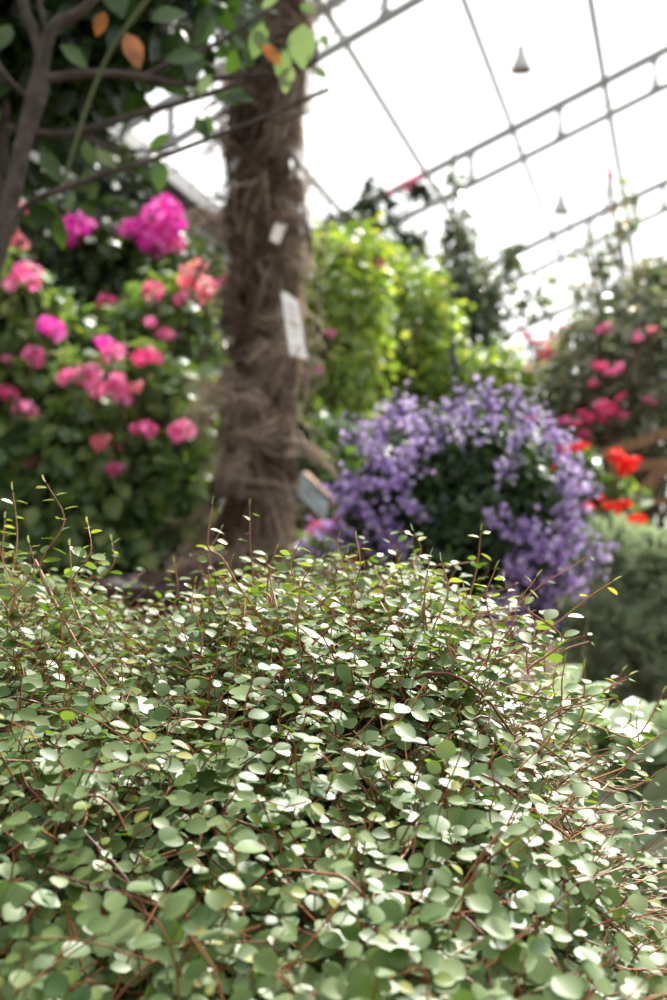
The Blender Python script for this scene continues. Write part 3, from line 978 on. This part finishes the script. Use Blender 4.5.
bush('pelargonium', 'pink pelargonium just left of the palm trunk, salmon clusters near its top', 'plant',
     [(175, 330, 4.3, 46, 48, 330), (165, 410, 3.9, 44, 48, 380), (165, 490, 3.8, 50, 60, 460), (185, 540, 3.8, 40, 40, 260)], BROAD, .075, 'pel_leaf', group=PG,
     heads=[(147, 358, 3.7, 34, 'hotpink'), (154, 291, 4.1, 27, 'hotpink'), (188, 280, 4.1, 28, 'salmon'), (208, 290, 4.1, 32, 'salmon'), (182, 298, 4.08, 20, 'pink'), (224, 283, 4.1, 22, 'pink'), (196, 268, 4.12, 22, 'salmon'),
            (165, 335, 4.0, 22, 'pink'), (143, 429, 3.6, 32, 'pink'), (181, 431, 3.6, 34, 'pink'), (150, 322, 4.0, 16, 'pink'), (212, 420, 3.9, 20, 'pink'), (120, 447, 3.65, 14, 'salmon')], r0=.007)
# ------------------------------------------------------------------ plants behind the palm and in the middle
LG = 'lime-leaved shrubs beyond the palm'
bush('lime_shrub', 'tall lime-leaved shrub just right of the palm trunk, with a few pink blooms', 'shrub',
     [(335, 310, 5.4, 52, 66, 1000), (330, 400, 5.3, 48, 70, 900), (350, 255, 5.6, 40, 26, 320), (345, 480, 5.2, 50, 50, 500)], SMALL, .062, 'lime_leaf', group=LG, stems=20, r0=.012, stem_mat='brown_stem',
     heads=[(330, 333, 5.0, 14, 'pink'), (318, 370, 5.0, 12, 'pink'), (302, 373, 4.9, 14, 'pink'), (382, 263, 5.4, 14, 'salmon'), (345, 250, 5.4, 12, 'salmon')], width=1.2)
bush('lime_shrub', 'yellow-green shrub to the left of the hanging chain, behind the purple flowers', 'shrub',
     [(408, 330, 6.2, 46, 56, 900), (420, 400, 6.1, 52, 60, 850), (400, 285, 6.4, 34, 32, 330)], SMALL, .066, 'lime_leaf', group=LG, stems=16, r0=.012, stem_mat='brown_stem', width=1.2)
bush('lime_shrub', 'low yellow-green shrub to the right of the hanging chain, above the purple flowers', 'shrub',
     [(490, 385, 6.0, 44, 34, 560), (470, 440, 5.9, 60, 50, 600), (500, 470, 5.9, 60, 50, 400)], SMALL, .066, 'lime_leaf', group=LG, stems=12, r0=.01, stem_mat='brown_stem', width=1.2)
bush('column_climber', 'grey-green climber rising to a thin point along the hanging chain', 'climber',
     [(462, 315, 7.0, 36, 42, 700), (452, 275, 7.0, 26, 30, 360), (458, 235, 7.0, 14, 34, 150), (480, 290, 7.0, 26, 40, 320), (455, 190, 7.0, 6, 30, 36), (468, 360, 7, 36, 40, 420), (510, 262, 7.2, 24, 24, 110), (535, 305, 7.2, 14, 14, 50)], SMALL, .062, 'column_leaf', stems=26, r0=.012, stem_mat='brown_stem', width=1.2)
bush('climbing_vine', 'dark vine with pink flowers tangled on the roof bars right of the palm top', 'climber',
     [(350, 225, 7.8, 26, 18, 130), (378, 205, 8.1, 20, 20, 90), (412, 190, 8.4, 18, 12, 45), (395, 240, 7.9, 30, 20, 110), (330, 250, 7.5, 30, 22, 160), (320, 330, 7.3, 30, 60, 160)], SMALL, .075, 'ever_leaf', stems=20, stem_mat='brown_stem', r0=.012, width=1.2,
     heads=[(402, 187, 8.3, 8, 'hotpink'), (412, 181, 8.4, 10, 'hotpink'), (418, 176, 8.4, 7, 'pink'), (408, 190, 8.3, 6, 'pink'), (390, 192, 8.3, 6, 'hotpink')])
# low plants in the gap right of the trunk
bush('bedding_plant', 'pink-flowered bedding plant between the palm base and the purple hanging flowers', 'plant',
     [(330, 575, 3.0, 34, 34, 200), (350, 620, 2.9, 40, 40, 200)], BROAD, .055, 'mid_leaf', stems=10, r0=.006,
     heads=[(316, 528, 2.9, 24, 'hotpink'), (332, 526, 2.9, 24, 'hotpink'), (341, 561, 2.9, 22, 'hotpink'), (322, 530, 2.88, 20, 'hotpink')], head_squash=.6)
bush('leafy_shrub', 'loose mid-green shrub low behind the slanted board, right of the palm trunk', 'shrub',
     [(320, 460, 4.6, 40, 40, 420), (350, 530, 4.5, 60, 60, 600), (300, 540, 4.5, 40, 50, 300)], BROAD, .07, 'mid_leaf', stems=14, r0=.008)
# slanted board
root = thing('information_board', P(318, 800, 3.6) * np.array([1, 1, 0]), 'slanted blue-grey board on a wooden post, between palm trunk and purple flowers', 'sign')
m = MB()
a, b, c, d = P(300, 474, 3.62), P(328, 505, 3.55), P(324, 524, 3.48), P(295, 495, 3.55)
nr = norm(np.cross(b - a, d - a))
v = [a, b, c, d] + [p - nr * .012 for p in (a, b, c, d)]
m.add(v, [(0, 1, 2, 3), (7, 6, 5, 4), (0, 4, 5, 1), (1, 5, 6, 2), (2, 6, 7, 3), (3, 7, 4, 0)])
m.build('panel', M['slate'], root, False)
m = MB()
m.bar(P(302, 476, 3.66), P(334, 506, 3.60), .03, .035)
m.build('batten', M['wood'], root, False)
m = MB()
e = P(316, 505, 3.62)
m.bar(e, e * np.array([1, 1, 0]), .04, .04, (0, 1, 0))
m.build('post', M['wood'], root, False)

# ------------------------------------------------------------------ right side
bush('bougainvillea', 'big dusky climber with hot pink flower sprays on the right', 'climber',
     [(640, 350, 5.6, 60, 50, 900), (600, 400, 5.5, 52, 50, 760), (650, 430, 5.3, 50, 60, 800), (560, 370, 6.0, 24, 40, 190), (700, 380, 5.5, 70, 90, 800), (650, 310, 5.8, 50, 26, 520), (670, 285, 5.8, 40, 24, 300), (590, 335, 5.8, 30, 20, 160), (610, 255, 6.0, 22, 26, 60), (560, 290, 6.2, 26, 14, 36), (625, 215, 6.2, 10, 40, 34), (600, 470, 5.4, 50, 40, 420), (570, 430, 5.9, 26, 40, 160)],
     SMALL, .062, 'climb_leaf', stems=46, r0=.014, stem_mat='brown_stem', width=1.2,
     heads=[(608, 412, 5.0, 24, 'hotpink'), (592, 420, 5.0, 24, 'hotpink'), (578, 424, 5.02, 18, 'hotpink'), (615, 405, 5.02, 16, 'hotpink'), (600, 371, 5.1, 20, 'hotpink'), (614, 369, 5.1, 18, 'pink'), (556, 343, 5.8, 20, 'salmon'), (530, 340, 5.9, 16, 'salmon'), (545, 357, 5.9, 12, 'salmon'), (636, 340, 5.1, 12, 'pink'), (652, 330, 5.1, 14, 'salmon'), (600, 333, 5.3, 12, 'pink'), (608, 170, 6.2, 11, 'hotpink'), (655, 400, 5, 12, 'pink'), (564, 333, 5.9, 12, 'pink')], head_squash=.9, spray=True,
     extra_stems=[([P(628, 300, 5.9), P(622, 250, 6.1), P(613, 205, 6.2), P(608, 172, 6.2)], .010, .006)])
# timber frame
root = thing('timber_frame', P(640, 800, 4.5) * np.array([1, 1, 0]), 'brown wooden frame with slanted beams at the right edge', 'frame')
for nm, a, b, w in (('beam', P(580, 462, 4.5), P(730, 412, 4.4), .038), ('beam', P(628, 465, 4.45), P(740, 464, 4.4), .042), ('brace', P(620, 516, 4.42), P(668, 464, 4.36), .045),
                    ('rail', P(610, 502, 4.5), P(740, 500, 4.45), .03)):
    m = MB()
    m.bar(a, b, w, w)
    m.build(nm, M['wood'], root, False)
for px in (615, 690):
    m = MB()
    a = P(px, 455, 4.46)
    m.bar(a, a * np.array([1, 1, 0]), .045, .045, (0, 1, 0))
    m.build('post', M['wood'], root, False)
bush('geranium', 'red geranium to the right of the purple hanging flowers', 'plant',
     [(590, 500, 3.4, 36, 30, 200), (625, 610, 3.4, 50, 70, 260), (575, 470, 3.4, 24, 22, 100)], BROAD, .062, 'mid_leaf', stems=18, r0=.006,
     heads=[(565, 450, 3.2, 18, 'red'), (580, 447, 3.2, 19, 'red'), (616, 455, 3.15, 18, 'red'), (630, 466, 3.15, 27, 'red'), (622, 460, 3.14, 18, 'red'), (571, 490, 3.1, 20, 'red'), (612, 509, 3.1, 22, 'red'), (624, 504, 3.12, 16, 'red'), (637, 521, 3.1, 22, 'red'), (588, 506, 3.1, 14, 'red'), (531, 419, 3.3, 12, 'red'), (551, 465, 3.2, 10, 'red'), (601, 498, 3.1, 8, 'red')], head_squash=.85)
# cushion shrub with feathery tufts
root = thing('cushion_shrub', P(640, 800, 2.8) * np.array([1, 1, 0]), 'rounded feathery grey-green shrub under the red geranium at the right edge', 'shrub')
lm, sm = MB(), MB()
lob = [(610, 575, 2.8, 52, 55), (655, 590, 2.75, 56, 58), (598, 640, 2.7, 40, 55), (640, 655, 2.65, 46, 50), (690, 640, 2.65, 50, 70), (690, 590, 2.8, 50, 60), (615, 720, 2.7, 60, 60), (680, 720, 2.7, 60, 60)]
for px, py, d, rx, ry in lob:
    c = P(px, py, d)
    rad = np.array([rx, rx * .9, ry]) * d / F
    nt = 170
    u = norm(R.normal(size=(nt, 3)) + np.array([0, -.35, .45]))
    tip = c + u * rad
    q = np.linspace(0, 1, 4)[None, :, None]
    s0 = c + u * rad * .35
    p = s0[:, None] * (1 - q) + tip[:, None] * q
    p[:, :, 2] = np.maximum(p[:, :, 2], .01)
    sm.tubes(p, np.full((nt, 4), .0016), 3)
    k = 26
    f = R.uniform(.45, 1.04, (nt, k))
    pos = (s0[:, None] + (tip - s0)[:, None] * f[..., None]).reshape(-1, 3)
    ax = norm(np.repeat(u, k, 0) * .9 + np.array([0, 0, .3]) + R.normal(size=(nt * k, 3)) * .6)
    lm.scatter(NEEDLE, pos, ax, R.normal(size=(nt * k, 3)), .024 * R.uniform(.7, 1.2, nt * k), np.clip(np.repeat(R.normal(.5, .22, nt), k) + R.normal(size=nt * k) * .1, 0, 1), 1.5)
lm.v = [np.column_stack([v[:, 0], v[:, 1], np.maximum(v[:, 2], .004)]) for v in lm.v]
lm.build('foliage', M['cush_leaf'], root)
cb = P(645, 800, 2.7) * np.array([1, 1, 0])
bundle(sm, cb, np.array([P(px, py, d) for px, py, d, rx, ry in lob]), .012, .006)
sm.v = [np.column_stack([v[:, 0], v[:, 1], np.maximum(v[:, 2], 0)]) for v in sm.v]
sm.build('stem', M['brown_stem'], root)
# silver-leaved plant lower right
bush('silver_plant', 'pale silvery plant with larger leaves, low at the right edge below the feathery shrub', 'plant',
     [(600, 735, 1.45, 50, 32, 80), (645, 775, 1.4, 50, 60, 170), (600, 800, 1.4, 60, 60, 170), (690, 760, 1.4, 40, 70, 110), (560, 700, 1.5, 22, 18, 18), (650, 870, 1.4, 60, 80, 220)], OVAL, .046, 'silver_leaf', stems=26, r0=.004, width=1.25, up=.9)

# ------------------------------------------------------------------ hanging basket with purple flowers
HD = 2.35
cx, cy, cz = P(455, 525, HD)
TOPC = None
ray = (P(452, 0, HD) - np.array([0, 0, CAMZ]))
zc = float(P0[2] + 0)
# roof height straight above the basket
nn_ = NN
roof_z = P0[2] - (nn_[0] * (cx - P0[0]) + nn_[1] * (HD - P0[1])) / nn_[2]
root = thing('hanging_basket', (cx, HD, cz - .12), 'basket on a thin chain, overgrown by purple flowers', 'basket')
m = MB()
prof = [(.002, -.13), (.06, -.125), (.11, -.09), (.135, -.02), (.14, .0), (.132, .0), (.105, -.085), (.055, -.115), (.002, -.12)]
m.lathe(prof, (cx, HD, cz + .02), 28)
m.build('bowl', M['pot'], root)
m = MB()
hook = np.array([P(453, 345, HD)[0], HD, P(453, 372, HD)[2]])
for a in (0.3, 2.4, 4.5):
    m.tube([np.array([cx + .135 * math.cos(a), HD + .135 * math.sin(a), cz + .02]), hook], .0012, sides=4, sub=1)
m.build('suspension_wire', M['wire'], root)
m = MB()
m.tube([hook - np.array([0, 0, .004]), hook + np.array([.008, 0, .01]), hook + np.array([0, 0, .028]), hook + np.array([0, 0, .06])], .0065, .0055, 6, 5)
m.build('hook', M['wire'], root)
m = MB()
z = hook[2] + .055
i = 0
aa = np.linspace(0, 2 * math.pi, 9)
while z < roof_z - .02:
    e = np.array([1, 0, 0]) if i % 2 else np.array([0, 1, 0])
    p = np.array([hook[0], HD, z + .006]) + np.cos(aa)[:, None] * e * .0042 + np.sin(aa)[:, None] * np.array([0, 0, .0085])
    m.tubes(p[None], np.full((1, 9), .0013), 4)
    z += .0148
    i += 1
m.build('chain', M['wire'], root)

root = thing('purple_trailing_plant', (cx, HD, cz), 'round ball of purple flowers and dark leaves growing from the hanging basket', 'plant')
lm, sm = MB(), MB()
RAD = np.array([.245, .24, .225])
CEN = np.array([cx + .002, HD, cz - .002])
for (ox, oz, rx, rz, n) in ((0, 0, .225, .205, 4200), (.03, .02, .22, .19, 1800), (.09, -.10, .14, .15, 1300), (-.05, .02, .19, .16, 1200), (.0, .10, .17, .12, 1000), (-.03, -.12, .13, .12, 800)):
    blob_leaves(lm, SMALL, CEN + np.array([ox, 0, oz]), (rx, rx * .95, rz), n, .024, up=.5, out=.8, tint=(.42, .24), width=1.0)
tg = CEN + norm(R.normal(size=(110, 3))) * RAD * .95
bundle(sm, CEN, tg, .0022, .0012, wob=.06)
sprays = []
tries = 0
while len(sprays) < 98 and tries < 6000:
    tries += 1
    px, py = R.uniform(318, 598), R.uniform(396, 650)
    a, b = (px - 455) / 132.0, (py - 520) / 128.0
    rr = math.hypot(a, b)
    if rr > 1.0:
        continue
    # flowers crowd the crown, both flanks and the lower right; the middle stays leafy
    w_ = np.clip((rr - .5) * 2.2, 0, 1)
    if px < 420 and 440 < py < 560:
        w_ = max(w_, .75)
    if 465 < px < 540 and 510 < py < 600:
        w_ = max(w_, .8)
    if 460 < px < 500 and 460 < py < 480:
        w_ = max(w_, .7)
    if px > 530 and abs(py - 500) < 110:
        w_ = max(w_, .9)
    if px < 440 and py > 570:
        w_ *= .25
    if 400 < px < 470 and 450 < py < 620:
        w_ *= .12
    if R.random() > w_:
        continue
    if any((px - q) ** 2 + (py - r) ** 2 < 90 for q, r in sprays):
        continue
    sprays.append((px, py))
for px, py in sprays:
    a, b = (px - 455) / 132.0, (py - 520) / 128.0
    dep = math.sqrt(max(0, 1 - a * a - b * b))
    c = CEN + np.array([a * .258, -dep * .25, -b * .25])
    c = c + norm(np.array([a, -dep, -b])) * R.uniform(-.005, .02)
    out = norm(np.array([a, -dep - .3, -b + .35]))
    m = MB()
    up_ = norm(out + np.array([0, 0, .9 if py < 450 else .15]) + R.normal(size=3) * .3)
    pcs = []
    for j in range(19):
        f = R.uniform(-1, 1)
        p = c + up_ * f * .034 + R.normal(size=3) * .012
        pcs.append(p)
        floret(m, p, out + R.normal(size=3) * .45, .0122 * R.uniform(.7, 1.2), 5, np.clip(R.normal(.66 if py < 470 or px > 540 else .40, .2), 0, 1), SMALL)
    pc = np.array(pcs)
    m.tubes(np.stack([np.repeat((c - out * .012)[None], len(pc), 0), pc], 1), np.full((len(pc), 2), .0007), 3, .2)
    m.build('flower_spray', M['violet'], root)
    sm.tubes(np.stack([c - out * .06 - up_ * .03, c - up_ * .02, c + up_ * .028])[None], np.full((1, 3), .0011), 4)
lm.build('foliage', M['fan_leaf'], root)
sm.build('stem', M['stem'], root)

# ------------------------------------------------------------------ small bell lamps under the roof
for (px, py, s, label) in ((521, 58, 26, 'small bell-shaped lamp hanging alone high under the glass roof'), (561, 203, 20, 'smaller bell-shaped lamp hanging below the middle rafter, near the vine on the roof bars')):
    rx, rz = (px - 333.5) / F, (500 - py) / F
    dirv = np.array([rx, 1, rz])
    t = (nn_ @ (P0 - np.array([0, 0, CAMZ]))) / (nn_ @ dirv)
    d = t * .985
    p = P(px, py, d)
    rzof = P0[2] - (nn_[0] * (p[0] - P0[0]) + nn_[1] * (p[1] - P0[1])) / nn_[2]
    root = thing('bell_lamp', p, label, 'lamp')
    h = s * d / F
    m = MB()
    m.lathe([(.004, h * .5), (h * .14, h * .48), (h * .16, h * .15), (h * .24, -.02 * h), (h * .40, -h * .42), (h * .44, -h * .5), (h * .36, -h * .46), (h * .14, -.02 * h), (.003, h * .1)], p, 20)
    m.build('lamp_shade', M['lamp'], root)
    m = MB()
    q = p + np.array([0, 0, h * .5])
    m.tube([q, q + np.array([-h * .1, 0, h * .1]), q + np.array([-h * .35, 0, h * .08]), np.array([q[0] - h * .4, q[1], rzof])], .0035, sides=5)
    m.build('bracket', M['lamp'], root)

# ------------------------------------------------------------------ grass strip beyond the feathery shrub
m = MB()
n = 2600
pos = np.stack([R.uniform(1.0, 2.4, n), R.uniform(3.6, 5.2, n), np.zeros(n)], -1)
m.scatter(NEEDLE, pos, np.array([0, 0, 1.0]) + R.normal(size=(n, 3)) * .25, R.normal(size=(n, 3)), R.uniform(.08, .22, n), R.random(n), 1.0)
tag(m.build('grass', M['grass']), 'bright green grass strip on the ground at the right', 'grass', None, 'stuff')
